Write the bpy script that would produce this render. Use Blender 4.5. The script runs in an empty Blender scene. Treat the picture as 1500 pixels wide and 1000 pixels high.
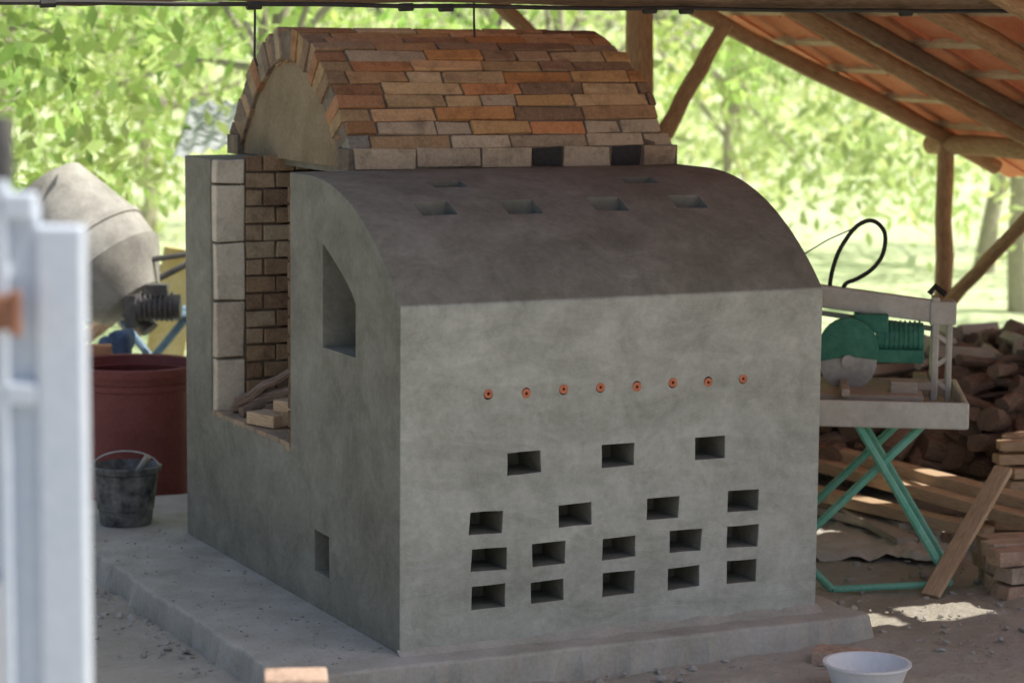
import bpy, bmesh, math, random
import numpy as np
from mathutils import Vector, Matrix, noise
random.seed(7); rng=np.random.default_rng(11)
scene=bpy.context.scene
COL=scene.collection
def obj(name,me,parent=None):
    o=bpy.data.objects.new(name,me); COL.objects.link(o)
    if parent: o.parent=parent
    return o
def empty(name):
    o=bpy.data.objects.new(name,None); COL.objects.link(o); o.empty_display_size=.2; return o
AX,AY=0.4358,0.9000      # site axis used to lay out the yard behind the kiln
def site(d,lat,z=0.0):
    return Vector((-3.104+d*AX+lat*AY, -7.205+d*AY-lat*AX, z))
# ---------------------------------------------------------------- materials
def newmat(name):
    m=bpy.data.materials.new(name); m.use_nodes=True
    nt=m.node_tree; return m,nt,nt.nodes['Principled BSDF']
def N(nt,t,**k):
    n=nt.nodes.new(t)
    for a,b in k.items(): setattr(n,a,b)
    return n
def coords(nt,kind='Object',scale=(1,1,1)):
    tc=N(nt,'ShaderNodeTexCoord'); mp=N(nt,'ShaderNodeMapping'); mp.inputs['Scale'].default_value=scale
    nt.links.new(tc.outputs[kind],mp.inputs['Vector']); return mp.outputs['Vector']
def noisen(nt,vec,scale,detail=6,rough=.6,dist=0):
    n=N(nt,'ShaderNodeTexNoise'); n.inputs['Scale'].default_value=scale; n.inputs['Detail'].default_value=detail
    n.inputs['Roughness'].default_value=rough; n.inputs['Distortion'].default_value=dist
    nt.links.new(vec,n.inputs['Vector']); return n.outputs['Fac']
def ramp(nt,fac,stops):
    r=N(nt,'ShaderNodeValToRGB'); e=r.color_ramp.elements
    while len(e)<len(stops): e.new(.5)
    for i,(p,c) in enumerate(stops): e[i].position=p; e[i].color=(*c,1) if len(c)==3 else c
    nt.links.new(fac,r.inputs['Fac']); return r.outputs['Color']
def mix(nt,fac,a,b,mode='MIX'):
    m=N(nt,'ShaderNodeMix',data_type='RGBA',blend_type=mode)
    for s,v in ((0,fac),(6,a),(7,b)):
        if hasattr(v,'links'): nt.links.new(v,m.inputs[s])
        elif s==0: m.inputs[s].default_value=v
        else: m.inputs[s].default_value=(*v,1)
    return m.outputs[2]
def bump(nt,b,hs):
    prev=None
    for h,s,d in hs:
        bn=N(nt,'ShaderNodeBump'); bn.inputs['Strength'].default_value=s; bn.inputs['Distance'].default_value=d
        nt.links.new(h,bn.inputs['Height'])
        if prev: nt.links.new(prev,bn.inputs['Normal'])
        prev=bn.outputs['Normal']
    if prev: nt.links.new(prev,b.inputs['Normal'])
def simple(name,c1,c2,scale=8,rough=.8,bs=.3,bd=.004,metal=0,sc=(1,1,1),kind='Object',spec=.3,fine=60):
    m,nt,b=newmat(name); v=coords(nt,kind,sc)
    n1=noisen(nt,v,scale,4); n2=noisen(nt,v,fine,3)
    col=ramp(nt,n1,[(.3,c1),(.7,c2)])
    col=mix(nt,.25,col,ramp(nt,n2,[(.3,(.25,.25,.25)),(.7,(.9,.9,.9))]),'SOFT_LIGHT')
    nt.links.new(col,b.inputs['Base Color']); b.inputs['Roughness'].default_value=rough; b.inputs['Metallic'].default_value=metal
    b.inputs['Specular IOR Level'].default_value=spec
    if bs: bump(nt,b,[(n1,bs,bd*2),(n2,bs,bd*.5)])
    return m
def attrmat(name,stain=(.05,.038,.03),rough=.9,scale=14,amt=.35,bs=.5,bd=.004):
    m,nt,b=newmat(name); v=coords(nt)
    at=N(nt,'ShaderNodeAttribute',attribute_name='tint')
    n1=noisen(nt,v,scale,7,.65); n2=noisen(nt,v,90,3)
    f=ramp(nt,n1,[(.48,(0,0,0)),(.78,(amt,amt,amt))])
    col=mix(nt,f,at.outputs['Color'],stain)
    col=mix(nt,.4,col,ramp(nt,n2,[(.3,(.2,.2,.2)),(.7,(.85,.85,.85))]),'SOFT_LIGHT')
    nt.links.new(col,b.inputs['Base Color']); b.inputs['Roughness'].default_value=rough
    b.inputs['Specular IOR Level'].default_value=.2
    bump(nt,b,[(n1,bs,bd*2),(n2,bs,bd*.5)])
    return m
# plaster : fresh cement render
m,nt,b=newmat('cement_render'); M_PL=m
v=coords(nt); big=noisen(nt,v,1.5,5,.6,.8); med=noisen(nt,v,6,8,.7,.5); fine=noisen(nt,v,160,2)
strk=noisen(nt,coords(nt,'Object',(1,1,2.4)),3.5,6,.68,1.6)
spk=noisen(nt,v,38,6,.72)
col=ramp(nt,big,[(.32,(.355,.36,.31)),(.68,(.47,.475,.42))])
col=mix(nt,.7,col,ramp(nt,med,[(.36,(.33,.33,.33)),(.64,(.67,.67,.67))]),'SOFT_LIGHT')
col=mix(nt,.5,col,ramp(nt,strk,[(.36,(.35,.355,.34)),(.6,(.65,.65,.65))]),'SOFT_LIGHT')
col=mix(nt,.45,col,ramp(nt,spk,[(.35,(.33,.33,.33)),(.65,(.67,.67,.67))]),'SOFT_LIGHT')
# front paler; damper vault, with shade of chamber side and reveals painted in
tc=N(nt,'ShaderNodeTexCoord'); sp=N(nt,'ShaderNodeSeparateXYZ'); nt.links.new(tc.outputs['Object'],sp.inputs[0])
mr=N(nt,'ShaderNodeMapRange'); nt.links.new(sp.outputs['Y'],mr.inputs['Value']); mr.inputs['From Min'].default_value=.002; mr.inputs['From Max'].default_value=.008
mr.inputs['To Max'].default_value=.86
damp_shade=ramp(nt,med,[(.33,(.155,.145,.112)),(.68,(.25,.235,.19))])
damp_shade=mix(nt,.7,damp_shade,ramp(nt,big,[(.35,(.34,.33,.31)),(.65,(.66,.66,.66))]),'SOFT_LIGHT')
damp_shade=mix(nt,.4,damp_shade,ramp(nt,spk,[(.35,(.34,.34,.34)),(.65,(.66,.66,.66))]),'SOFT_LIGHT')
col=mix(nt,mr.outputs[0],col,damp_shade)
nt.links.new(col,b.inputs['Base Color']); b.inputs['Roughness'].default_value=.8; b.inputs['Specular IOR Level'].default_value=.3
bump(nt,b,[(strk,.4,.022),(med,.4,.008),(spk,.3,.003),(fine,.35,.0014)])
M_CONC=simple('rough_concrete',(.35,.325,.27),(.51,.48,.42),5,.9,.5,.006,fine=70)
M_BRICK=attrmat('old_brick',amt=.6,bs=.7,bd=.005)
M_PALE=attrmat('pale_block',stain=(.25,.2,.15),amt=.5)
M_MORT=simple('lime_mortar',(.14,.105,.075),(.26,.205,.15),12,.95,.8,.006)
M_TYMP=simple('clay_render',(.23,.17,.10),(.34,.26,.165),5,.95,.6,.006)
M_TERRA=simple('terracotta_tube',(.5,.15,.07),(.62,.24,.13),20,.7,.2)
M_TILE=simple('roof_tile_clay',(.58,.17,.08),(.74,.28,.15),6,.85,.4)
def wood(name,c1,c2,s=6):
    m,nt,b=newmat(name); v=coords(nt,'UV',(3,30,1)); vo=coords(nt)
    n1=noisen(nt,v,s,5,.6,.5); n0=noisen(nt,vo,3,3)
    col=ramp(nt,n1,[(.3,c1),(.7,c2)]); col=mix(nt,.5,col,ramp(nt,n0,[(.3,(.26,.26,.26)),(.7,(.74,.72,.7))]),'SOFT_LIGHT')
    nt.links.new(col,b.inputs['Base Color']); b.inputs['Roughness'].default_value=.8; b.inputs['Specular IOR Level'].default_value=.2
    bump(nt,b,[(n1,.5,.006)]); return m
M_LOG=wood('peeled_log',(.25,.14,.07),(.60,.39,.22))
M_LOGD=wood('weathered_log',(.13,.085,.055),(.30,.21,.14))
M_BARK=wood('bark',(.10,.065,.05),(.36,.26,.195))
M_TRUNK=wood('tree_bark',(.26,.23,.18),(.5,.46,.39))
M_PLANK=wood('sawn_timber',(.44,.30,.18),(.70,.52,.35))
M_PLANKG=wood('grey_timber',(.36,.31,.25),(.58,.52,.44))
M_BLACK=simple('black_rubber',(.018,.018,.018),(.05,.045,.04),6,.6,.1)
M_BUCKET=simple('cement_smeared_rubber',(.03,.03,.03),(.24,.235,.22),16,.75,.4)
M_MAROON=simple('maroon_plastic',(.19,.05,.048),(.28,.09,.08),3,.5,.05)
M_GREEN=simple('green_paint',(.03,.18,.12),(.08,.28,.2),12,.5,.15)
M_MINT=simple('mint_paint',(.14,.48,.34),(.26,.56,.43),14,.55,.15)
M_GREY=simple('grey_paint',(.48,.46,.39),(.66,.64,.57),8,.55,.15)
M_STEEL=simple('steel',(.32,.31,.3),(.5,.49,.47),10,.45,.1,metal=.5)
M_DSTEEL=simple('dark_steel',(.08,.08,.08),(.19,.18,.17),10,.6,.2,metal=.2)
M_GATE=simple('bluish_white_paint',(.56,.64,.74),(.66,.72,.80),2,.5,.05)
M_WHITE=simple('white_plastic',(.7,.71,.72),(.8,.8,.8),3,.45,.02)
M_RUST=simple('rust',(.2,.085,.05),(.32,.16,.1),20,.9,.4)
M_DRUM=simple('mixer_drum',(.24,.23,.205),(.50,.485,.445),6,.7,.3)
M_BLUE=simple('blue_paint',(.16,.28,.42),(.32,.45,.56),8,.6,.15)
M_BLUED=simple('blue_cloth',(.04,.07,.15),(.11,.17,.27),8,.9,.3)
M_YEL=simple('yellow_board',(.6,.47,.14),(.78,.68,.36),5,.7,.1)
M_SHEET=simple('zinc_sheet',(.3,.32,.34),(.45,.47,.5),4,.5,.05)
M_TARP=simple('dusty_tarp',(.5,.47,.41),(.66,.63,.57),6,.8,.4,.01)
M_STONE=simple('stones',(.28,.26,.225),(.46,.43,.385),3,.95,.4)
# ---------------------------------------------------------------- mesh tools
class MB:
    def __init__(s): s.v=[];s.f=[];s.t=[];s.uv=[]
    def add(s,vs,fs,tint=None,uvs=None):
        o=len(s.v); s.v+= [tuple(p) for p in vs]
        for i,f in enumerate(fs):
            s.f.append([o+a for a in f]); s.t.append(tint or (.5,.5,.5)); s.uv.append(uvs[i] if uvs else [(0,0)]*len(f))
    def box(s,c,dims,rot=None,tint=None,jit=0):
        c=Vector(c); R=rot or Matrix.Identity(3); h=[d/2 for d in dims]; vs=[]
        for x in(-1,1):
            for y in(-1,1):
                for z in(-1,1):
                    p=Vector((x*h[0],y*h[1],z*h[2]))
                    if jit: p+=Vector([random.uniform(-jit,jit) for _ in range(3)])
                    vs.append(c+R@p)
        fs=[(0,1,3,2),(4,6,7,5),(0,4,5,1),(2,3,7,6),(0,2,6,4),(1,5,7,3)]
        L=max(range(3),key=lambda i:dims[i])
        def uvf(f):
            o=[]
            for a in f:
                q=((a>>2)&1,(a>>1)&1,a&1); oth=[i for i in range(3) if i!=L]
                o.append((q[L]*dims[L]+c.x*.37,(q[oth[0]]*dims[oth[0]]+q[oth[1]]*dims[oth[1]])+c.y*.7+c.z))
            return o
        s.add(vs,fs,tint,[uvf(f) for f in fs])
    def tube(s,pts,rad,n=10,tint=None,cap=True,wob=0):
        pts=[Vector(p) for p in pts]; rad=rad if isinstance(rad,(list,tuple)) else [rad]*len(pts)
        vs=[]; L=0; u0=random.random()*5; ls=[]
        T=(pts[1]-pts[0]).normalized(); a=T.orthogonal().normalized()
        for i,p in enumerate(pts):
            if i>0: L+=(p-pts[i-1]).length
            ls.append(L)
            T=(pts[min(i+1,len(pts)-1)]-pts[max(i-1,0)]).normalized()
            a=(a-T*a.dot(T)).normalized(); b2=T.cross(a)
            for j in range(n):
                th=2*math.pi*j/n; r=rad[i]*(1+random.uniform(-wob,wob))
                vs.append(p+(a*math.cos(th)+b2*math.sin(th))*r)
        fs=[];uv=[]
        for i in range(len(pts)-1):
            for j in range(n):
                k=(j+1)%n; fs.append((i*n+j,i*n+k,(i+1)*n+k,(i+1)*n+j))
                w=rad[i]*6.28
                uv.append([(ls[i]+u0,j/n*w+u0),(ls[i]+u0,(j+1)/n*w+u0),(ls[i+1]+u0,(j+1)/n*w+u0),(ls[i+1]+u0,j/n*w+u0)])
        if cap:
            fs.append(tuple(range(n-1,-1,-1))); uv.append([(0.5+u0,.1*math.cos(j)) for j in range(n)])
            q=(len(pts)-1)*n; fs.append(tuple(range(q,q+n))); uv.append([(0.5+u0,.1*math.cos(j)) for j in range(n)])
        s.add(vs,fs,tint,uv)
    def rev(s,prof,M,n=32,tint=None):
        vs=[];fs=[]
        for r,z in prof:
            for j in range(n):
                th=2*math.pi*j/n; vs.append(M@Vector((r*math.cos(th),r*math.sin(th),z)))
        for i in range(len(prof)-1):
            for j in range(n):
                k=(j+1)%n; fs.append((i*n+j,i*n+k,(i+1)*n+k,(i+1)*n+j))
        s.add(vs,fs,tint)
    def make(s,name,mat,parent=None,smooth=False,bev=0,ang=35):
        me=bpy.data.meshes.new(name); me.from_pydata(s.v,[],s.f); me.update()
        ca=me.color_attributes.new('tint','FLOAT_COLOR','CORNER'); uvl=me.uv_layers.new(name='UVMap')
        cc=[];uu=[]
        for f,t,u in zip(s.f,s.t,s.uv):
            for a in range(len(f)): cc+=[*t,1]; uu+=list(u[a])
        ca.data.foreach_set('color',cc); uvl.data.foreach_set('uv',uu)
        me.materials.append(mat)
        if smooth: smooth_me(me,ang)
        o=obj(name,me,parent)
        if bev:
            md=o.modifiers.new('b','BEVEL'); md.width=bev; md.segments=2; md.limit_method='ANGLE'; md.angle_limit=math.radians(40)
        return o
def smooth_me(me,ang=35):
    bm=bmesh.new(); bm.from_mesh(me)
    bmesh.ops.recalc_face_normals(bm,faces=bm.faces)
    for f in bm.faces: f.smooth=True
    for e in bm.edges:
        e.smooth = not (len(e.link_faces)!=2 or e.calc_face_angle(0)>math.radians(ang))
    bm.to_mesh(me); bm.free()
def arc3(a,b,n,sag=0,jit=0):
    a=Vector(a);b=Vector(b); out=[]
    for i in range(n+1):
        t=i/n; p=a.lerp(b,t); p.z-=sag*4*t*(1-t)
        if 0<i<n: p+=Vector([random.uniform(-jit,jit) for _ in range(3)])
        out.append(p)
    return out
# ================================================================= KILN
kiln=empty('brick_kiln')
H=1.10;HT=1.468;L=1.547;D=2.095
prof=[(0,0),(0,H)]
def vz(y):
    s=min(max(y/.80,0),1)
    return float(1.10+ .368*(1-(1-s)**2.15)**.93)
for i in range(1,33):
    y=.80*(i/32)**1.15; prof.append((y,vz(y)))
prof+=[(D,HT),(D,0)]
bm=bmesh.new()
a=[bm.verts.new((0,y,z)) for y,z in prof]; b_=[bm.verts.new((L,y,z)) for y,z in prof]; n=len(prof)
fa=bm.faces.new(a); fb=bm.faces.new(b_[::-1])
for i in range(n): bm.faces.new((a[i],b_[i],b_[(i+1)%n],a[(i+1)%n]))
bmesh.ops.recalc_face_normals(bm,faces=bm.faces)
ed=[e for e in bm.edges if e.calc_face_angle(0)>math.radians(30) and not all(v.co.z<.01 for v in e.verts)]
bmesh.ops.bevel(bm,geom=ed,offset=.005,segments=2,affect='EDGES',profile=.5,clamp_overlap=True)
me=bpy.data.meshes.new('body'); bm.to_mesh(me); bm.free()
body=obj('rendered_walls',me,kiln)
cut=MB()
VW,VH=.122,.074
vents=[(x,.55) for x in(.370,.712,1.058)]+[(x,.364) for x in(.240,.556,.880,1.188)]+[(x,z) for z in(.243,.121) for x in(.246,.464,.720,.970,1.188)]
for x,z in vents:
    w=VW+random.uniform(-.005,.005); h=VH+random.uniform(-.004,.004); x+=random.uniform(-.003,.003)
    cut.box((x+w/2,.02,z+h/2),(w,.30,h),Matrix.Rotation(random.uniform(-.025,.025),3,'Y'),jit=.003)
for x,y in((.28,.375),(.59,.372),(.92,.375),(1.23,.375),(.41,.565),(1.14,.565)):
    cut.box((x,y,1.44),(.125,.085 if y<.5 else .075,.22),Matrix.Rotation(random.uniform(-.05,.05),3,'Z'),jit=.003)
cut.box((.1,.964+.418,.51+.6),(.36,.836,1.2))
cut.box((.28+.5,1.40,.51+.47),(1.0,.98,.93))
cut.box((0,.67,.195),(.34,.135,.14),jit=.003)
npf=[(.37,.90),(.37,1.075)]+[(.37+.29*(i/8),1.075+.175*(i/8)**.78) for i in range(1,9)]+[(.66,.90)]
vs=[(-.1,y,z) for y,z in npf]+[(.13,y,z) for y,z in npf]; k=len(npf)
cut.add(vs,[tuple(range(k))[::-1],tuple(range(k,2*k))]+[(i,(i+1)%k,k+(i+1)%k,k+i) for i in range(k)])
DOT=[(.302+.134*i,.812) for i in range(8)]
for x,z in DOT:
    cut.rev([(0,-.05),(.016,-.05),(.016,.05),(0,.05)],Matrix.Translation((x,0,z))@Matrix.Rotation(math.pi/2,4,'X'),16)
cm=bpy.data.meshes.new('c'); cm.from_pydata(cut.v,[],cut.f)
bmc=bmesh.new(); bmc.from_mesh(cm); bmesh.ops.remove_doubles(bmc,verts=bmc.verts,dist=1e-5); bmesh.ops.recalc_face_normals(bmc,faces=bmc.faces); bmc.to_mesh(cm); bmc.free()
co=obj('cutter',cm)
md=body.modifiers.new('bool','BOOLEAN'); md.object=co; md.operation='DIFFERENCE'; md.solver='EXACT'; md.use_self=True
dg=bpy.context.evaluated_depsgraph_get(); me2=bpy.data.meshes.new_from_object(body.evaluated_get(dg))
body.modifiers.clear(); body.data=me2; bpy.data.objects.remove(co,do_unlink=True)
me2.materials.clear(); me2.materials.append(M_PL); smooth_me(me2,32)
wn=body.modifiers.new('wn','WEIGHTED_NORMAL'); wn.keep_sharp=True; wn.weight=100; wn.mode='FACE_AREA'
# clay tubes
t=MB()
for x,z in DOT:
    z+=random.uniform(-.004,.004); r_=random.uniform(.9,1.05)
    M=Matrix.Translation((x,0.0,z))@Matrix.Rotation(math.pi/2+random.uniform(-.1,.1),4,'X')
    t.rev([(.004,-.045),(.0055,.003),(.011*r_,.0045),(.0155*r_,.002),(.0155,-.04)],M,16)
t.make('clay_tubes',M_TERRA,kiln,True)
# --- brick vault (catenary)
yc=1.611; hw=.624; zb=1.542; za=1.952; XA0,XA1=.229,1.515
def cat(s): return Vector((0,yc-hw*s*(1.0),zb+(za-zb)*(1-abs(s)**2.15)))
S=[cat(-1+2*i/800) for i in range(801)]; cum=[0]
for i in range(800): cum.append(cum[-1]+(S[i+1]-S[i]).length)
tot=cum[-1]; NC=round(tot/.0605)
def at(l):
    i=min(max(np.searchsorted(cum,l)-1,0),799); f=(l-cum[i])/(cum[i+1]-cum[i]); return S[i].lerp(S[i+1],f),(S[i+1]-S[i]).normalized()
pal=[(.68,.33,.13),(.64,.38,.17),(.58,.34,.17),(.72,.43,.22),(.54,.32,.17),(.64,.46,.27),(.44,.29,.18),(.52,.40,.27),(.33,.21,.13),(.66,.30,.13),(.70,.47,.26),(.60,.40,.21)]
bk=MB()
for c in range(NC):
    p,T=at((c+.5)*tot/NC); nrm=Vector((0,-T.z,T.y)); nrm = nrm if nrm.z>0 or abs(nrm.z)<1e-3 else -nrm
    if abs(nrm.z)<.05: nrm=Vector((0,-1 if p.y<yc else 1,0))
    x=XA0+random.uniform(-.008,.008); first=True
    end=XA1+random.uniform(-.02,.02)-.04*(p.z-zb)/(za-zb)
    rad_off=random.uniform(-.005,.005)
    while x<end-.03:
        ln=random.choice([.235,.245,.25,.225,.14,.31,.28]) if not first else random.choice([.12,.24,.19,.08,.16]); 
        ln=min(ln,end-x)
        Rm=Matrix(((1,0,0),(0,T.y,nrm.y),(0,T.z,nrm.z)))
        tilt=Matrix.Rotation(random.uniform(-.06,.06)+(.08 if p.y<yc else -.08),3,'X')@Matrix.Rotation(random.uniform(-.012,.012),3,'Z')
        col=random.choice(pal); k=random.uniform(.75,1.15)
        if p.z<1.66 and random.random()<.35: col=(.56,.45,.31)
        if first: col=tuple(q*.72 for q in (col[0]*.85,col[1]*.95,col[2]*1.1))
        first=False
        bk.box(Vector((x+ln/2,p.y,p.z))+nrm*(-.058+rad_off+random.uniform(-.005,.005)),(ln-.008,tot/NC-.008,.118),tilt@Rm,tuple(q*k for q in col),jit=.0035)
        x+=ln
for ys in(yc-hw+.048,yc+hw-.048):
    x=XA0+.01; q=0
    while x<XA1+.0:
        ln=random.choice([.24,.23,.15,.25]); col=random.choice([(.60,.48,.33),(.54,.43,.3),(.5,.42,.3),(.64,.52,.37),(.46,.35,.24)])
        if q in(3,5): col=(.06,.058,.055); ln=.125
        if q in(2,4): ln=.2
        q+=1; ln=min(ln,XA1+.045-x)
        bk.box((x+ln/2,ys+random.uniform(-.004,.004),1.505),(ln-.01,.125,.068),Matrix.Rotation(random.uniform(-.02,.02),3,'Z'),col,jit=.005); x+=ln
bk.make('vault_bricks',M_BRICK,kiln,bev=.003)
def shell(r_out,r_in,x0,x1,name,mat,K=48):
    out=[];inn=[]
    for i in range(K+1):
        p,T=at(tot*i/K); nr=Vector((0,-T.z,T.y)); nr=nr if nr.z>0 else -nr
        if i==0: nr=Vector((0,1,0.0)) if p.y>yc else Vector((0,-1,0.0))
        if i==K: nr=Vector((0,-1,0)) if p.y<yc else Vector((0,1,0))
        out.append(p+nr*r_out); inn.append(p+nr*r_in)
    vs=[]
    for x in(x0,x1):
        for q in out+inn: vs.append((x,q.y,q.z))
    k=K+1; fs=[]
    for i in range(K):
        fs+=[(i,i+1,2*k+i+1,2*k+i),(k+i+1,k+i,3*k+i,3*k+i+1),(i+1,i,k+i,k+i+1),(2*k+i,2*k+i+1,3*k+i+1,3*k+i)]
    mb=MB(); mb.add(vs,fs); return mb.make(name,mat,kiln)
shell(-.008,-.112,XA0+.007,XA1-.07,'vault_mortar',M_MORT)
mb=MB()
for yy in(yc-hw+.053,yc+hw-.053): mb.box(((XA0+XA1)/2+.005,yy,1.503),(XA1-XA0+.02,.118,.074))
mb.make('springer_mortar',M_MORT,kiln)
K=30; inn=[]
for i in range(K+1):
    s=-1+2*i/K; inn.append((yc-(hw-.10)*s, 1.545+(za-.10-1.545)*(1-abs(s)**2.15)))
pl=[(yc+hw-.10,1.471)]+inn+[(yc-hw+.10,1.471)]
k=len(pl); mb=MB(); mb.add([(XA0+.022,y,z) for y,z in pl]+[(XA0+.12,y,z) for y,z in pl],[tuple(range(k)),tuple(range(k,2*k))[::-1]]+[(i,k+i,k+(i+1)%k,(i+1)%k) for i in range(k)])
mb.make('arch_infill',M_TYMP,kiln)
mb=MB(); mb.add([(XA1-.07,y,z) for y,z in pl]+[(XA1-.16,y,z) for y,z in pl],[tuple(range(k))[::-1],tuple(range(k,2*k))]+[(i,(i+1)%k,k+(i+1)%k,k+i) for i in range(k)])
mb.make('arch_infill_rear',M_TYMP,kiln)
jb=MB(); z=.515
for h in(.21,.215,.218,.215,.095):
    jb.box((.064,1.785,z+h/2),(.112,.05,h-.008),None,random.choice([(.68,.59,.45),(.72,.64,.5),(.62,.53,.4)]),jit=.005); z+=h
jb.make('jamb_blocks',M_PALE,kiln,bev=.006)
ib=MB(); z=.512; c=0
while z<1.45:
    x=.125
    for ln in((.12,.13) if c%2 else (.07,.13,.06)):
        ib.box((x+ln/2,1.782+random.uniform(-.004,.004),z+.031),(ln-.008,.05,.056),None,random.choice([(.36,.24,.14),(.40,.29,.18),(.28,.18,.11),(.44,.34,.22)]),jit=.003); x+=ln
    z+=.065;c+=1
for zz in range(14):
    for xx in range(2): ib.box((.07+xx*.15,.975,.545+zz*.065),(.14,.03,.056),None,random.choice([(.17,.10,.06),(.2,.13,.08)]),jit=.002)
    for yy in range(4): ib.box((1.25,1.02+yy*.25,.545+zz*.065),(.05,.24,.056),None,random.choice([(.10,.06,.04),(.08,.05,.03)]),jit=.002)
for i in range(3):
    for j in range(7): ib.box((.06+i*.125,1.03+j*.118,.512),(.118,.11,.03),None,random.choice([(.42,.3,.2),(.35,.27,.19),(.3,.22,.15)]),jit=.003)
ib.make('chamber_bricks',M_BRICK,kiln,bev=.003)
jm=MB(); jm.box((.19,1.79,.98),(.16,.032,.935)); jm.make('jamb_mortar',M_MORT,kiln)
fw=empty('firewood_offcuts')
t=MB()
for (x0,y0,z0),(x1,y1,z1),r in (((.06,1.70,.545),(.30,1.42,.66),.024),((.10,1.62,.55),(.33,1.40,.58),.022),((.05,1.66,.57),(.22,1.52,.70),.018),((.04,1.58,.545),(.3,1.6,.60),.02)):
    t.tube(arc3((x0,y0,z0),(x1,y1,z1),4,0,.006),[r,r*1.1,r,r*.9,r*.8],8,wob=.1)
t.make('sticks',M_BARK,fw,True)
t=MB(); t.box((.07,1.36,.552),(.09,.16,.045),Matrix.Rotation(.3,3,'Z')); t.box((.16,1.36,.56),(.11,.18,.05),Matrix.Rotation(-.2,3,'Z')); t.box((.14,1.3,.605),(.09,.12,.04),Matrix.Rotation(.5,3,'Z'));t.box((.2,1.16,.62),(.03,.05,.2),Matrix.Rotation(.15,3,'X'))
t.make('blocks',M_PLANK,fw,bev=.003)
t=MB(); t.box((.12,.66,.15),(.08,.09,.06),Matrix.Rotation(.3,3,'Z'),(.5,.45,.36),jit=.008); t.make('flue_stub',M_PALE,kiln,bev=.006)
# ================================================================= SLAB
sl=empty('concrete_slab')
bm=bmesh.new()
out=[]
def edge(a,b,n,j):
    for i in range(n):
        p=Vector(a).lerp(Vector(b),i/n); out.append((p.x+random.uniform(-j,j)+.015*noise.noise((p.x*3,p.y*3,7)),p.y+random.uniform(-j,j)+.012*noise.noise((p.x*3,p.y*3,2))))
edge((-.44,-.13),(1.68,-.14),50,.006); edge((1.68,-.14),(1.70,2.9),50,.01); edge((1.70,2.9),(-.43,2.9),30,.01); edge((-.43,2.9),(-.44,-.13),60,.009)
tp=[bm.verts.new((x,y,-.001)) for x,y in out]; lo=[bm.verts.new((x*1.0+(.03 if x>1.6 else(-.03 if x<-.4 else 0))*random.random(),y-(.025*random.random() if y<0 else 0),-.12)) for x,y in out]
bm.faces.new(tp)
for i in range(len(out)):
    j=(i+1)%len(out); bm.faces.new((tp[j],tp[i],lo[i],lo[j]))
bmesh.ops.recalc_face_normals(bm,faces=bm.faces)
me=bpy.data.meshes.new('slab'); bm.to_mesh(me); bm.free(); me.materials.append(M_CONC); o=obj('slab_body',me,sl)
md=o.modifiers.new('b','BEVEL'); md.width=.01; md.segments=2; md.limit_method='ANGLE'; md.angle_limit=math.radians(50)
# mortar droppings trowelled against the foot of the kiln
vs=[];fs=[];K=90
for i in range(K+1):
    x=-.01+(L+.02)*i/K; w_=.022+.03*abs(noise.noise((x*5,1,2)))+.014*abs(noise.noise((x*20,4,2)))
    vs+=[(x,.004,w_*.6),(x,-w_*.5,w_*.22),(x,-w_*1.3,-.003)]
for i in range(K):
    for j in range(2): fs.append((3*i+j,3*i+j+1,3*i+j+4,3*i+j+3))
t=MB(); t.add(vs,fs); t.make('foot_fillet',M_CONC,kiln,True,ang=80)
# ================================================================= GROUND
def axis(lo,hi,st,far):
    a=list(np.arange(lo,hi,st)); s=st; x=hi
    while x<far: a.append(x); s*=1.25; x+=s
    s=st; x=lo
    while x>-far: s*=1.25; x-=s; a.insert(0,x)
    return np.array(a)
gx=axis(-3.2,5.5,.045,600); gy=axis(-3.5,5.5,.045,600)
X,Y=np.meshgrid(gx,gy,indexing='ij'); Z=np.zeros_like(X)
for i in range(X.shape[0]):
    for j in range(X.shape[1]):
        x,y=X[i,j],Y[i,j]
        if abs(x)<12 and abs(y)<12:
            Z[i,j]=.018*noise.noise((x*2.2,y*2.2,0))+.014*noise.noise((x*9,y*9,3))+.009*noise.noise((x*22,y*22,5))
Z-=.098
nx,ny=X.shape
vs=np.stack([X,Y,Z],-1).reshape(-1,3)
idx=np.arange(nx*ny).reshape(nx,ny); q=np.stack([idx[:-1,:-1],idx[1:,:-1],idx[1:,1:],idx[:-1,1:]],-1).reshape(-1,4)
def npmesh(name,vs,q):
    me=bpy.data.meshes.new(name); me.vertices.add(len(vs)); me.vertices.foreach_set('co',vs.astype(np.float32).ravel())
    k=q.shape[1]; me.loops.add(q.size); me.loops.foreach_set('vertex_index',q.astype(np.int32).ravel())
    me.polygons.add(len(q)); me.polygons.foreach_set('loop_start',np.arange(0,q.size,k,dtype=np.int32)); me.polygons.foreach_set('loop_total',np.full(len(q),k,dtype=np.int32))
    me.update(calc_edges=True); return me
gm=npmesh('ground',vs,q)
gm.polygons.foreach_set('use_smooth',[True]*len(q))
m,nt,b=newmat('earth_and_meadow'); v=coords(nt)
n1=noisen(nt,v,1.2,6,.6); n2=noisen(nt,v,14,6,.65); n3=noisen(nt,v,80,3)
dirt=mix(nt,n2,ramp(nt,n1,[(.3,(.28,.255,.205)),(.7,(.40,.37,.31))]),ramp(nt,n1,[(.3,(.44,.41,.34)),(.7,(.56,.525,.455))]))
g1=noisen(nt,v,.35,4); g2=noisen(nt,v,6,4)
grass=mix(nt,g2,ramp(nt,g1,[(.3,(.56,.68,.36)),(.7,(.72,.77,.53))]),(.70,.77,.50))
tc=N(nt,'ShaderNodeTexCoord'); vm=N(nt,'ShaderNodeVectorMath',operation='DOT_PRODUCT'); nt.links.new(tc.outputs['Object'],vm.inputs[0]); vm.inputs[1].default_value=(AX,AY,0)
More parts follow.
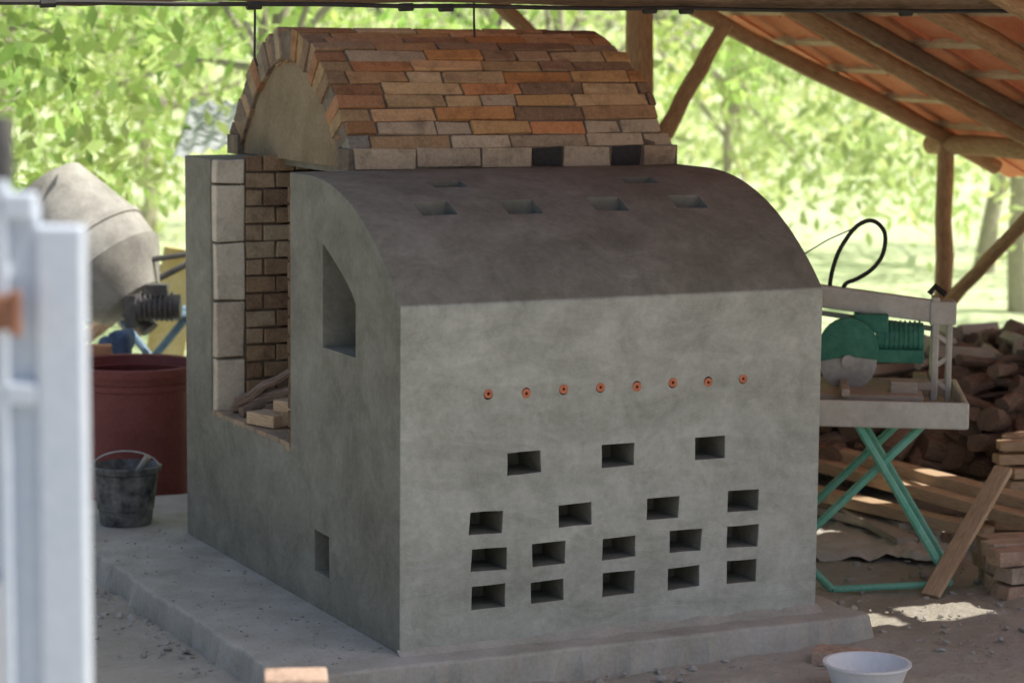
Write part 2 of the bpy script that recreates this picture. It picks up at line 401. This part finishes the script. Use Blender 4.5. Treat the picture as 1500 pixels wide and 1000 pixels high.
ma=N(nt,'ShaderNodeMath',operation='MULTIPLY_ADD'); nt.links.new(n1,ma.inputs[0]); ma.inputs[1].default_value=2.; nt.links.new(vm.outputs['Value'],ma.inputs[2])
mr=N(nt,'ShaderNodeMapRange'); nt.links.new(ma.outputs[0],mr.inputs['Value']); mr.inputs['From Min'].default_value=5.4; mr.inputs['From Max'].default_value=6.6
nt.links.new(mix(nt,mr.outputs[0],dirt,grass),b.inputs['Base Color']); b.inputs['Roughness'].default_value=.95; b.inputs['Specular IOR Level'].default_value=.1
bump(nt,b,[(n2,.7,.03),(n3,.6,.006)])
gm.materials.append(m); obj('ground',gm)
bi=bmesh.new(); bmesh.ops.create_icosphere(bi,subdivisions=1,radius=1); ICO=([tuple(v.co) for v in bi.verts],[tuple(v.index for v in f.verts) for f in bi.faces]); bi.free()
def blob(mb,c,r):
    R=Matrix.Rotation(random.uniform(0,6.28),3,'Z')@Matrix.Rotation(random.uniform(-.6,.6),3,'X'); sx,sy,sz=random.uniform(.7,1.3),random.uniform(.7,1.3),random.uniform(.4,.8)
    mb.add([Vector(c)+R@Vector((p[0]*sx*r,p[1]*sy*r,p[2]*sz*r))*random.uniform(.85,1.12) for p in ICO[0]],ICO[1])
gr=MB()
for i in range(2200):
    x=random.uniform(-2.6,4.6); y=random.uniform(-2.4,3.5)
    if -.46<x<1.72 and -.16<y<2.95: continue
    blob(gr,(x,y,-.096),.003+.011*random.random()**4)
for i in range(420):
    if random.random()<.5: x=-.47-abs(random.gauss(0,.05)); y=random.uniform(-.3,2.4)
    else: x=random.uniform(-.5,2.0); y=-.17-abs(random.gauss(0,.09))
    blob(gr,(x,y,-.096),.003+.018*random.random()**3)
for i in range(220):
    x=random.uniform(-.42,-.02); y=random.uniform(-.1,2.4); blob(gr,(x,y,.001),.002+.006*random.random()**3)
for cx,cy,n_,s in((2.2,.2,50,.2),(2.6,.6,60,.25),(-.65,1.2,25,.12),(2.0,-.35,24,.2)):
    for i in range(n_): blob(gr,(cx+random.gauss(0,s),cy+random.gauss(0,s),-.092),.005+.02*random.random()**3)
gr.make('gravel',M_STONE,None)
# ================================================================= SHELTER
sh=empty('timber_shelter')
RS=.447
def rz(x): return 2.0-RS*(x-2.99)
RIDX=.35; RIDZ=rz(RIDX); YN=-1.85  # out-of-view near edge and missing left slope shaped for shade and skylight
logs=MB(); logd=MB()
def log(mb,a,b,r,n=8,j=.012,sag=0): mb.tube(arc3(a,b,n,sag,j),[r*random.uniform(.92,1.08)*(1-.12*i/n) for i in range(n+1)],12,wob=.05)
log(logs,(2.60,3.2,-.1),(2.57,3.2,2.15),.072)
log(logs,(4.33,3.2,-.1),(4.31,3.2,1.40),.05,8,.006)
log(logs,(4.33,3.18,.60),(4.33,2.25,1.32),.036,8,.005)
log(logs,(2.66,3.17,1.42),(3.02,3.17,1.99),.042,8,.004)
log(logs,(1.80,3.17,2.1),(2.5,3.17,1.5),.035,8,.004)
log(logs,(4.33,YN+.1,-.1),(4.31,YN+.1,1.40),.05)
log(logs,(4.33,3.35,1.395),(4.33,YN,1.395),.055,14)
for i,y in enumerate([3.2,2.40,2.12,1.35,.75,.05,-.7,YN+.1]):
    mb=logs if i not in(2,5) else logd
    log(mb,(RIDX-.05,y,RIDZ+.02),(4.62,y+random.uniform(-.03,.03),rz(4.62)+.01),.046 if i else .043,12)
log(logd,(-3.2,.92,2.105),(5.0,.9,2.10),.068,20,.01)
log(logd,(-2.6,3.25,2.18),(3.0,3.25,2.18),.06,12)
log(logs,(RIDX-.02,3.2,2.2),(RIDX-.02,3.2,3.15),.06); log(logs,(RIDX-.02,.92,2.15),(RIDX-.02,.92,3.1),.06)
log(logs,(-2.6,3.25,-.1),(-2.6,3.25,2.2),.07)
log(logs,(RIDX-.02,YN,RIDZ-.07),(RIDX-.02,3.35,RIDZ-.07),.06)
log(logs,(-3.1,.92,-.1),(-3.1,.92,2.1),.07)
logs.make('log_frame',M_LOG,sh,True,ang=50); logd.make('log_frame_weathered',M_LOGD,sh,True,ang=50)
w=MB(); w.tube(arc3((-3.2,.84,2.032),(5,.82,2.04),30,.0,.003),.008,6)
w.tube([(.66,.9,2.1),(.662,.9,1.98),(.66,.89,1.93)],.004,6); w.tube([(-.15,.9,2.1),(-.148,.9,2.0),(-.15,.9,1.86),(-.14,.9,1.83)],.004,6)
for x in(-.9,-.2,.35,.5,1.3,1.45,2.4,3.1): w.tube([(x,.836,2.03),(x+.05,.835,2.032)],.014,8)
w.make('electric_cable',M_BLACK,sh,True)
SE=math.radians(60)
sun_to=Vector((.82,-.50,.0)).normalized()*math.cos(SE); sun_to.z=math.sin(SE)
sun_gaps=[]  # roof openings added so sun reaches chosen ground patches
for gxp,gyp,rr in((1.86,.16,.20),(2.57,1.36,.17),(2.85,.6,.10),(3.3,1.5,.2)):
    d=sun_to; p0=Vector((gxp,gyp,-.09)); t_=(rz(0)+.1-p0.z-RS*p0.x)/(d.z+RS*d.x); p=p0+d*t_; sun_gaps.append((p.x,p.y,rr))
bt=MB(); ti=MB(); th=math.atan(RS); Rr=Matrix.Rotation(th,3,'Y')
u=0; slen=(4.75-RIDX)/math.cos(th)
while u<slen:
    x=RIDX+u*math.cos(th); z=rz(x)+.075
    bt.box((x,(3.35+YN)/2,z),(.045,3.45-YN,.028),Rr@Matrix.Rotation(random.uniform(-.003,.003),3,'Z'),jit=.004)
    y=YN-.05; ci=0
    while y<3.4:
        if not any((x-a)**2+(y+.11-b)**2<r*r for a,b,r in sun_gaps):
            vs=[];fs=[];nn=5; lift=.006*(ci%2)
            for uu in(-.0,.42):
                for j in range(nn+1):
                    yy=y+.235*j/nn; hh=.014*math.sin(math.pi*j/nn)+(.022 if uu==0 else .0)+.018+lift
                    vs.append(Vector((x+uu*math.cos(th)-.03,yy,z-uu*math.sin(th)+hh+random.uniform(-.001,.001))))
            for j in range(nn): fs.append((j,j+1,nn+1+j+1,nn+1+j))
            ti.add(vs,fs)
        y+=.215; ci+=1
    u+=.33
bt.make('battens',M_PLANK,sh); to=ti.make('clay_roof_tiles',M_TILE,sh)
md=to.modifiers.new('s','SOLIDIFY'); md.thickness=.012; md.offset=1
# ================================================================= GATE (near, left)
gt=empty('metal_gate')
ex=Vector((AY,-AX,0)); ey=Vector((AX,AY,0)); SR=Matrix((ex,ey,Vector((0,0,1)))).transposed()
g=MB(); d=3.3
g.box(site(d,-.589,.80),(.062,.04,1.84),SR)
g.box(site(d+.012,-.80,.84),(.362,.02,1.82),SR)
g.box(site(d-.002,-.79,1.745),(.34,.036,.035),SR)
g.box(site(d-.002,-.79,1.50),(.34,.036,.03),SR)
g.box(site(d-.002,-.664,.84),(.016,.036,1.88),SR)
g.make('frame',M_GATE,gt,bev=.005)
g=MB(); g.box(site(d-.01,-.81,.60),(.28,.012,1.30),SR); g.make('panel',M_WHITE,gt,bev=.001)
g=MB(); g.box(site(d-.04,-.655,1.61),(.035,.03,.045),SR);g.tube([site(d-.05,-.64,1.58),site(d-.05,-.64,1.64)],.008,8); g.make('latch',M_RUST,gt,bev=.005)
g=MB(); g.tube([site(d,-.665,1.78),site(d,-.665,1.86)],[.017,.014],10); g.make('hinge_cap',M_DSTEEL,gt,True)
# ================================================================= BARREL
t=MB(); c=site(10.9,-1.64,-.095)
pf=[(0,.0),(.22,.0),(.235,.02),(.262,.50),(.27,.505),(.272,.53),(.258,.535),(.25,.56),(.285,.565),(.29,.60),(.283,.605),(.27,.60),(.255,.45),(.235,.05),(0,.04)]
t.rev(pf,Matrix.Translation(c),48); t.make('plastic_barrel',M_MAROON,None,True,ang=40)
bu=empty('mortar_bucket'); c=site(9.9,-1.525,0.0)
t=MB(); t.rev([(0,.0),(.095,.0),(.100,.012),(.104,.06),(.108,.064),(.108,.07),(.124,.205),(.136,.212),(.139,.232),(.128,.238),(.118,.22),(.09,.1),(0,.09)],Matrix.Translation(c)@Matrix.Diagonal((1.04,.96,1,1)),40); t.make('shell',M_BUCKET,bu,True)
t=MB(); t.tube([c+ex*(-.132*math.cos(a))+ey*(.03*math.sin(a))+Vector((0,0,.225+.06*math.sin(a))) for a in np.linspace(0,math.pi,16)],.0035,6)
t.make('wire_handle',M_STEEL,bu,True)
t=MB(); t.tube([c+Vector((.02,.02,.15)),c+ex*.09+Vector((0,0,.27))],[.011,.014],10); t.make('trowel_handle',M_PLANKG,bu,True)
# ================================================================= CEMENT MIXER
cmx=empty('cement_mixer'); c=site(12.0,-1.985,.875)
axd=(ex*.58+ey*-.25+Vector((0,0,-.72))).normalized(); q=axd.to_track_quat('Z','Y').to_matrix().to_4x4()
t=MB(); M=Matrix.Translation(c)@q@Matrix.Scale(.97,4)
t.rev([(.19,-.40),(.205,-.41),(.21,-.39),(.295,-.06),(.307,-.055),(.307,-.03),(.297,-.025),(.297,.10),(.305,.105),(.28,.15),(.17,.31),(.10,.34),(0,.345)],M,48)
t.rev([(.19,-.395),(.28,-.06),(.28,.1),(0,.3)],M,32)
t.make('drum',M_DRUM,cmx,True,ang=30)
t=MB(); t.tube([c+axd*.29,c+axd*.46],.045,14); t.rev([(.0,.34),(.07,.34),(.07,.37),(0,.37)],M,20)
mc=site(11.8,-1.66,.65)
for i in range(7): t.tube([mc+ex*(-.08+i*.024),mc+ex*(-.070+i*.024)],.070,16)
t.tube([mc-ex*.10,mc+ex*.11],.058,16); t.box(mc+Vector((0,0,.08)),(.10,.08,.05),SR); t.box(mc-ex*.12+Vector((0,0,-.02)),(.05,.1,.15),SR)
t.make('motor',M_DSTEEL,cmx,True,ang=40)
t=MB(); zf=1.99-442*12/3720
t.tube([site(12,-2.5,zf),site(12,-1.54,zf+.02)],.022,8); t.tube([site(12.4,-2.5,zf),site(12.4,-1.54,zf)],.022,8)
t.tube([site(12,-1.86,zf),site(11.9,-1.60,.25),site(11.8,-1.50,-.09)],.02,8);t.tube([site(12,-1.56,zf),site(12.1,-1.78,.3),site(12.2,-1.95,-.09)],.02,8)
t.tube([site(12.,-2.4,zf),site(12,-2.5,-.09)],.02,8);t.tube([site(12.4,-1.6,zf),site(12.5,-1.4,-.09)],.02,8)
t.make('frame',M_BLUE,cmx,True)
t=MB(); t.tube([site(11.9,-1.80,.78),site(11.9,-1.70,.86),site(11.9,-1.45,.90)],.014,8); t.tube([site(12.0,-1.8,.7),site(12.0,-1.45,.88)],.016,8);t.make('lever',M_DSTEEL,cmx,True)
t=MB(); Rb=SR@Matrix.Rotation(.18,3,'Y'); t.box(site(12.6,-1.70,.52),(.19,.02,.66),Rb); t.box(site(12.62,-1.82,.5),(.03,.03,.8),Rb@Matrix.Rotation(-.5,3,'Y')); t.make('yellow_board',M_YEL,None,bev=.003)
t=MB(); t.box(site(11.6,-1.83,.42),(.16,.12,.2),SR,jit=.02);t.box(site(11.6,-1.80,.52),(.1,.1,.08),SR,jit=.02); t.make('blue_sack',M_BLUED,None,bev=.03)
t=MB()
for i,(la,z) in enumerate(((-1.88,.48),(-1.86,.525),(-1.89,.435))): t.box(site(11.2,la,z),(.16,.1,.04),SR@Matrix.Rotation(.2*i,3,'Z'),(.6,.32,.18),jit=.004)
t.box(site(11.2,-1.88,.16),(.18,.14,.5),SR,(.4,.24,.15),jit=.005)
t.make('brick_stack',M_BRICK,None,bev=.004)
t=MB()
for i in range(9): # cut branches leaning behind the mixer
    a_=site(13+random.uniform(-.3,.3),-2.2+random.uniform(-.3,.3),.35+.1*random.random()); t.tube([a_,a_.lerp(site(13,-1.3,.95),.5)+Vector((0,0,random.uniform(-.05,.05))),site(13+random.uniform(-.2,.2),-1.35+random.uniform(-.25,.1),random.uniform(.6,1.02))],[.03,.022,.012],7)
t.make('cut_branches',M_BARK,None,True)
t=MB(); vs=[];fs=[];nn=60
for i in range(nn+1):
    la=-2.0+.9*i/nn; zz=.012*math.sin(i*1.05)
    vs+= [site(14.0,la+.12,1.22+.2*i/nn+zz), site(15.0,la+.1,1.50+zz)]
for i in range(nn): fs.append((2*i,2*i+2,2*i+3,2*i+1))
t.add(vs,fs); cs=empty('corrugated_lean_to'); t.make('sheet',M_SHEET,cs,True,ang=80)
t=MB(); 
for la,dd,zz in((-1.6,14.1,1.22),(-1.1,14.1,1.38),(-1.6,14.9,1.46),(-1.1,14.9,1.46)): t.tube([site(dd,la,-.1),site(dd,la,zz)],.03,8)
t.make('poles',M_LOGD,cs,True)
# ================================================================= STONE SAW
saw=empty('masonry_saw'); O=site(9.55,1.36,0)
RT=SR@Matrix.Rotation(-.10,3,'Z'); tx=RT@Vector((1,0,0)); ty=RT@Vector((0,1,0))
def P(a,b,z): return O+tx*a+ty*b+Vector((0,0,z))
t=MB()
t.box(P(0,.0,.535),(.68,.62,.02),RT)
for b_ in(-.31,.31): t.box(P(0,b_,.565),(.70,.02,.10),RT)
for a in(-.34,.34): t.box(P(a,0,.565),(.02,.60,.098),RT)
t.make('water_tray',M_GREY,saw,bev=.008)
t=MB(); t.box(P(-.04,-.02,.612),(.46,.40,.02),RT); t.box(P(-.1,-.12,.635),(.03,.3,.03),RT); t.box(P(.12,-.1,.64),(.10,.10,.05),RT); t.box(P(.2,.1,.635),(.05,.3,.03),RT)
t.make('cutting_table',M_PLANKG,saw,bev=.004)
t=MB()
t.box(P(.245,.12,.76),(.028,.10,.40),RT); t.box(P(.30,.12,.72),(.022,.06,.33),RT); t.box(P(.272,.12,.90),(.10,.11,.09),RT)
t.box(P(-.02,.10,.935),(.60,.055,.085),RT@Matrix.Rotation(.12,3,'Y')); t.box(P(-.02,.13,.865),(.55,.02,.02),RT@Matrix.Rotation(.12,3,'Y'))
for i in range(3): t.box(P(.272,.10,.62+i*.09),(.06,.012,.02),RT@Matrix.Rotation(.6*(-1)**i,3,'Y'))
t.make('column_and_rail',M_GREY,saw,bev=.006)
t=MB()
Mg=Matrix.Translation(P(-.085,.0,.76))@(RT@Matrix.Rotation(math.pi/2,3,'X')).to_4x4()
gv=[];K=18
for s in(-.022,.022):
    gv.append(Vector((0,-.02,s)))
    for i in range(K+1):
        a=math.radians(-15)+math.radians(215)*i/K; gv.append(Vector((.115*math.cos(a),.125*math.sin(a),s)))
gf=[]
for i in range(K): gf+=[(0,1+i,2+i),(K+2,K+2+2+i,K+2+1+i),(1+i,K+2+1+i,K+2+2+i,2+i)]
gf+=[(0,K+2,K+3,1),(0,K+1,2*K+3,K+2)]
t.add([Mg@p for p in gv],gf)
t.tube([P(.02,.08,.80),P(.20,.08,.80)],.062,16); t.box(P(.10,.04,.74),(.2,.08,.05),RT); t.box(P(0,.06,.86),(.13,.08,.07),RT)
t.make('guard_and_motor',M_GREEN,saw,bev=.004)
t=MB()
for i in range(8): t.tube([P(.055+i*.018,.08,.80),P(.062+i*.018,.08,.80)],.068,16)
t.make('motor_fins',M_GREEN,saw)
t=MB(); t.tube([P(-.085,-.004,.715),P(-.085,.004,.715)],.108,40); t.tube([P(-.085,-.03,.72),P(-.085,.03,.72)],.025,16); t.make('blade',M_STEEL,saw,True,ang=40)
t=MB(); hp=[(-.16,.97),(-.15,1.05),(-.12,1.14),(-.06,1.225),(.0,1.245),(.045,1.20),(.04,1.12),(.0,1.06),(-.06,1.02),(-.10,1.00),(-.13,.93)]
pts=[]
for i in range(len(hp)-1):
    p0=hp[max(i-1,0)];p1=hp[i];p2=hp[i+1];p3=hp[min(i+2,len(hp)-1)]
    for s in np.linspace(0,1,5)[:-1]:
        f=lambda k:.5*((2*p1[k])+(-p0[k]+p2[k])*s+(2*p0[k]-5*p1[k]+4*p2[k]-p3[k])*s*s+(-p0[k]+3*p1[k]-3*p2[k]+p3[k])*s**3)
        pts.append(P(f(0),.1,f(1)))
t.tube(pts,.0085,8); t.tube([P(.22,.1,.97),P(.24,.1,1.0),P(.28,.08,.97)],.012,8); t.make('hose',M_BLACK,saw,True)
t=MB(); pp=[P(-.28,.1,1.10),P(-.17,.1,1.17),P(-.02,.1,1.24)]; t.tube(pp,.003,6); t.make('wire_stay',M_DSTEEL,saw,True)
t=MB()
for yb_ in(-.24,.22):
    t.tube([P(.20,yb_,.53),P(-.30,yb_,.02)],.016,8); t.tube([P(-.06,yb_-.03,.53),P(.30,yb_-.03,-.06)],.016,8)
t.tube([P(.30,-.30,-.06),P(.30,.2,-.06)],.013,8); t.make('folding_legs',M_MINT,saw,True)
t=MB(); t.tube([P(-.30,-.24,.05),P(-.13,-.36,-.09)],.015,8); t.tube([P(-.13,-.36,-.085),P(.29,-.30,-.065)],.013,8); t.tube([P(-.30,-.26,.06),P(-.30,.24,.06)],.013,8); t.make('stand_base',M_MINT,saw,True)
# ================================================================= WOOD PILE
wp=MB(); 
for i in range(760):
    la=random.uniform(1.05,3.1); dd=random.uniform(10.75,12.5)
    top=(.63*(min(1,(dd-10.2)/.8))*(.85+.15*math.sin(la*2.4+1.0)))*min(1,(la-.7)/.5)
    z=-.06+top*random.random()**.45
    yaw=random.gauss(.9,.8); ln=random.uniform(.22,.6); r=random.choice([.014,.02,.026,.034,.042,.055])*random.uniform(.85,1.15)
    dr=(ex*math.cos(yaw)+ey*math.sin(yaw)+Vector((0,0,random.uniform(-.4,.4)))).normalized()
    cc=site(dd,la,z)
    wp.tube([cc-dr*ln/2,cc-dr*ln*.15+Vector((random.gauss(0,.014),0,random.gauss(0,.016))),cc+dr*ln*.2,cc+dr*ln/2],[r,r*.97,r*.9,r*.8],8,wob=.12)
wp.make('firewood_pile',M_BARK,None,True,ang=50)
wp=MB()
for i in range(40):
    la=random.uniform(1.5,3.1); dd=random.uniform(11.3,12.4); yaw=random.gauss(.7,.6); cc=site(dd,la,.47+random.uniform(-.04,.09)); dr=ex*math.cos(yaw)+ey*math.sin(yaw); ln=random.uniform(.2,.4); r=random.uniform(.02,.045)
    wp.tube([cc-dr*ln/2,cc+dr*ln/2],[r,r*.9],5,wob=.25)
wp.make('split_log_heap',M_PLANKG,None)
pk=empty('timber_stack')
def plank(mb,a,b,w_,h_):
    a=Vector(a);b=Vector(b); x_=(b-a).normalized(); y_=Vector((0,0,1)).cross(x_).normalized(); z_=x_.cross(y_)
    mb.box((a+b)/2,((b-a).length,w_,h_),Matrix((x_,y_,z_)).transposed(),jit=.004)
t=MB()
plank(t,site(10.9,1.1,.215),site(9.75,2.35,.06),.09,.05); plank(t,site(10.75,1.15,.16),site(9.6,2.3,.02),.10,.045)
plank(t,site(10.45,1.2,.06),site(9.9,1.9,-.01),.08,.05); plank(t,site(9.12,1.54,-.085),site(9.45,1.86,.33),.075,.02)
t.make('planks',M_PLANK,pk,bev=.003)
t=MB(); plank(t,site(11.1,1.25,.02),site(10.1,1.62,-.03),.10,.035); plank(t,site(10.95,1.15,.06),site(9.95,1.58,-.055),.09,.03); plank(t,site(10.7,1.05,.0),site(10.0,1.70,-.06),.07,.04)
plank(t,site(10.9,1.35,-.06),site(10.6,2.3,-.06),.1,.05)
t.make('weathered_planks',M_PLANKG,pk,bev=.003)
t=MB()
for k in range(3):
    for j in range(3):
        t.box(site(9.15+j*.12,1.87+.04*random.random(),-.065+k*.062),(.24,.11,.056),SR@Matrix.Rotation(.35+random.uniform(-.14,.14),3,'Z'),random.choice([(.52,.36,.26),(.6,.45,.33),(.5,.4,.3)]),jit=.006)
t.make('brick_stack',M_BRICK,None,bev=.004)
t=MB()
for k in range(7):
    for j in range(3): t.box(site(10.3+j*.1,2.12+.05*random.random()+j*.03,-.05+k*.055),(.28,.09,.04),SR@Matrix.Rotation(.2+random.uniform(-.35,.35),3,'Z'),jit=.006)
t.make('offcut_stack',M_PLANK,None,bev=.003)
t=MB(); t.box(site(8.14,1.10,-.072),(.20,.11,.05),SR@Matrix.Rotation(-.3,3,'Z'),(.5,.35,.26),jit=.004); t.make('loose_brick',M_BRICK,None,bev=.006)
t=MB()
for k in range(11): t.box(site(5.5,-.475,-.065+k*.0585),(.14,.11,.054),SR@Matrix.Rotation(.2+random.uniform(-.1,.1),3,'Z'),random.choice([(.5,.36,.27),(.56,.43,.34)]),jit=.004)
t.make('brick_stack',M_BRICK,None,bev=.006)
t=MB(); c=site(7.80,1.125,-.10); t.rev([(0,0),(.10,0),(.13,.09),(.139,.093),(.139,.10),(.128,.10),(.10,.02),(0,.015)],Matrix.Translation(c),40); t.make('white_tub',M_WHITE,None,True)
t=MB(); vs=[];fs=[];nn=26
for i in range(nn+1):
    for j in range(nn+1):
        a=i/nn;b2=j/nn; wob=.06*noise.noise((a*3,b2*3,9)); p=site(9.75+.75*b2+wob,1.15+.62*a+wob,0); vs.append(Vector((p.x,p.y,-.075+.03*abs(noise.noise((a*5,b2*5,1)))+.02*noise.noise((a*14,b2*9,4))-.012*(a in(0,1) or b2 in(0,1)))))
for i in range(nn):
    for j in range(nn): q_=i*(nn+1)+j; fs.append((q_,q_+nn+1,q_+nn+2,q_+1))
t.add(vs,fs); t.make('tarpaulin',M_TARP,None,True,ang=80)
# ================================================================= TREES
m,nt,_b=newmat('leaves'); M_LEAF=m
nt.nodes.remove(_b); out_=[n for n in nt.nodes if n.type=='OUTPUT_MATERIAL'][0]
at_=N(nt,'ShaderNodeAttribute',attribute_name='tint')
df=N(nt,'ShaderNodeBsdfDiffuse'); tr=N(nt,'ShaderNodeBsdfTranslucent')
nt.links.new(at_.outputs['Color'],df.inputs['Color'])
nt.links.new(mix(nt,1.0,at_.outputs['Color'],(1.3,1.25,.95),'MULTIPLY'),tr.inputs['Color'])
ms=N(nt,'ShaderNodeMixShader'); ms.inputs[0].default_value=.5; nt.links.new(df.outputs[0],ms.inputs[1]); nt.links.new(tr.outputs[0],ms.inputs[2])
nt.links.new(ms.outputs[0],out_.inputs[0])
def leaves(name,centers,sig,per,size,parent,tintbase):
    cs=np.repeat(centers,per,axis=0); n=len(cs)
    p=cs+rng.normal(0,1,(n,3))*np.array(sig)
    p[:,2]=np.maximum(p[:,2],-.05)
    a=rng.normal(0,1,(n,3)); a[:,2]-=.5; a/=np.linalg.norm(a,axis=1)[:,None]
    b=rng.normal(0,1,(n,3)); b-=a*(a*b).sum(1)[:,None]; b/=np.linalg.norm(b,axis=1)[:,None]
    nr=np.cross(a,b); s=(size*rng.uniform(.6,1.3,n))[:,None]
    v0=p; v1=p+a*s*.45+b*s*.22+nr*s*.05; v2=p+a*s; v3=p+a*s*.45-b*s*.22+nr*s*.05
    vs=np.stack([v0,v1,v2,v3],1).reshape(-1,3); q=np.arange(4*n).reshape(n,4)
    me=npmesh(name,vs,q)
    ct=np.repeat(rng.uniform(.62,1.3,len(centers)),per); lt=ct*rng.uniform(.75,1.25,n)
    yel=np.repeat(rng.uniform(0,1,len(centers)),per)[:,None]
    base=np.array(tintbase[0])*(1-yel)+np.array(tintbase[1])*yel
    c=np.concatenate([np.clip(base*lt[:,None],0,.85),np.ones((n,1))],1)
    ca=me.color_attributes.new('tint','FLOAT_COLOR','CORNER'); ca.data.foreach_set('color',np.repeat(c,4,axis=0).astype(np.float32).ravel())
    me.materials.append(M_LEAF); return obj(name,me,parent)
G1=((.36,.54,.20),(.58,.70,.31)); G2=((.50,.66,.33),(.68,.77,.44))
def tree(name,d,lat,crown_z,rx,rz_,ncl,per,size,trunk_r,lean=(0,0),tint=G1,zlow=.6):
    e=empty(name); base=site(d,lat,-.1); t=MB()
    top=base+Vector((lean[0],lean[1],crown_z+.1))
    pts=[base.lerp(top,i/7)+Vector((random.gauss(0,.03),random.gauss(0,.03),0))*(i>0) for i in range(8)]
    t.tube(pts,[trunk_r*(1.25 if i==0 else 1-.09*i) for i in range(8)],10,wob=.06)
    cen=[]
    while len(cen)<ncl:
        p=rng.uniform(-1,1,3)
        r=np.linalg.norm(p)
        if r>1 or r<.35: continue
        q=np.array([top.x+p[0]*rx,top.y+p[1]*rx,crown_z+p[2]*rz_])
        if q[2]<zlow: continue
        cen.append(q)
    cen=np.array(cen)
    for i in range(12):
        k=cen[rng.integers(len(cen))]; s=pts[random.choice([3,4,5,6])]; kv=Vector(k)
        mid=s.lerp(kv,.5)+Vector((random.gauss(0,.1),random.gauss(0,.1),.12))
        t.tube([s,s.lerp(mid,.5),mid,kv],[trunk_r*.5,trunk_r*.38,trunk_r*.26,trunk_r*.1],7,wob=.05)
    t.make('trunk',M_TRUNK,e,True,ang=60)
    leaves('foliage',cen,(.26,.26,.17),per,size,e,tint); return e
tree('walnut_tree',13.6,-3.0,2.6,1.9,1.9,95,62,.125,.05,zlow=.9)
tree('walnut_tree',15.5,-1.5,3.0,2.0,1.85,62,60,.125,.06,zlow=1.1)
tree('walnut_tree',18.5,-3.7,2.6,2.4,2.5,70,55,.13,.07,zlow=.2)
tree('walnut_tree',17.5,.3,3.1,2.4,2.2,62,55,.13,.06,zlow=.9)
tree('walnut_tree',18.5,3.75,3.1,2.4,2.5,80,55,.13,.10,lean=(-.3,0),zlow=.65,tint=G2)
tree('walnut_tree',21.5,4.0,2.9,2.6,2.7,65,55,.14,.08,lean=(.5,.2),zlow=.5,tint=G2)
tree('walnut_tree',22.5,1.9,2.4,2.8,2.6,95,55,.14,.05,zlow=.25,tint=G2)
tree('walnut_tree',24,-3.5,2.6,3.0,2.9,80,50,.15,.08,zlow=.1,tint=G2)
cen=[]
for i in range(380):
    dd=rng.uniform(36,60); la=rng.uniform(-.24,.24)*dd*1.6; top=rng.uniform(3,9)
    p=site(dd,la,rng.uniform(.0,1)*top); cen.append((p.x,p.y,p.z))
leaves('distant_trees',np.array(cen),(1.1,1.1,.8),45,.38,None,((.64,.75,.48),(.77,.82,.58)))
cen=[]
for i in range(140):
    dd=rng.uniform(22,32); la=rng.uniform(-.22,.24)*dd; p=site(dd,la,rng.uniform(.1,1.9)); cen.append((p.x,p.y,p.z))
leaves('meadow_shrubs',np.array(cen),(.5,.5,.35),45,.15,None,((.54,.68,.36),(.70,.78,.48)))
# ================================================================= LIGHT
W=bpy.data.worlds.new('World'); scene.world=W; W.use_nodes=True; nt=W.node_tree
sky=nt.nodes.new('ShaderNodeTexSky'); sky.sky_type='NISHITA'; sky.sun_disc=False; sky.sun_elevation=SE
sky.sun_rotation=math.atan2(sun_to.x,sun_to.y); sky.air_density=1.0; sky.dust_density=3.5; sky.ozone_density=.6
bg=nt.nodes['Background']; nt.links.new(sky.outputs[0],bg.inputs[0]); bg.inputs['Strength'].default_value=.15
sd=bpy.data.lights.new('sun','SUN'); sd.energy=5; sd.angle=math.radians(.53); sd.color=(1,.95,.86); so=bpy.data.objects.new('sun',sd); COL.objects.link(so)
so.rotation_mode='QUATERNION'; so.rotation_quaternion=sun_to.to_track_quat('Z','Y')
# ================================================================= CAMERA
cd=bpy.data.cameras.new('camera'); cam=bpy.data.objects.new('camera',cd); COL.objects.link(cam); scene.camera=cam
yaw,pitch,roll=.4509,.1256,.0086
f=Vector((math.sin(yaw)*math.cos(pitch),math.cos(yaw)*math.cos(pitch),-math.sin(pitch))); r=Vector((math.cos(yaw),-math.sin(yaw),0)); u_=r.cross(f)
r2=r*math.cos(roll)+u_*math.sin(roll); u2=-r*math.sin(roll)+u_*math.cos(roll)
Mc=Matrix((r2,u2,-f)).transposed().to_4x4(); Mc.translation=(-3.1044,-7.2052,1.9894); cam.matrix_world=Mc
cd.sensor_width=36; cd.lens=3720.2/1500*36; cd.clip_start=.1; cd.clip_end=2000
cd.dof.use_dof=True; cd.dof.focus_distance=8.1; cd.dof.aperture_fstop=3.0
scene.view_settings.view_transform='Standard'; scene.view_settings.look='None'; scene.view_settings.exposure=0
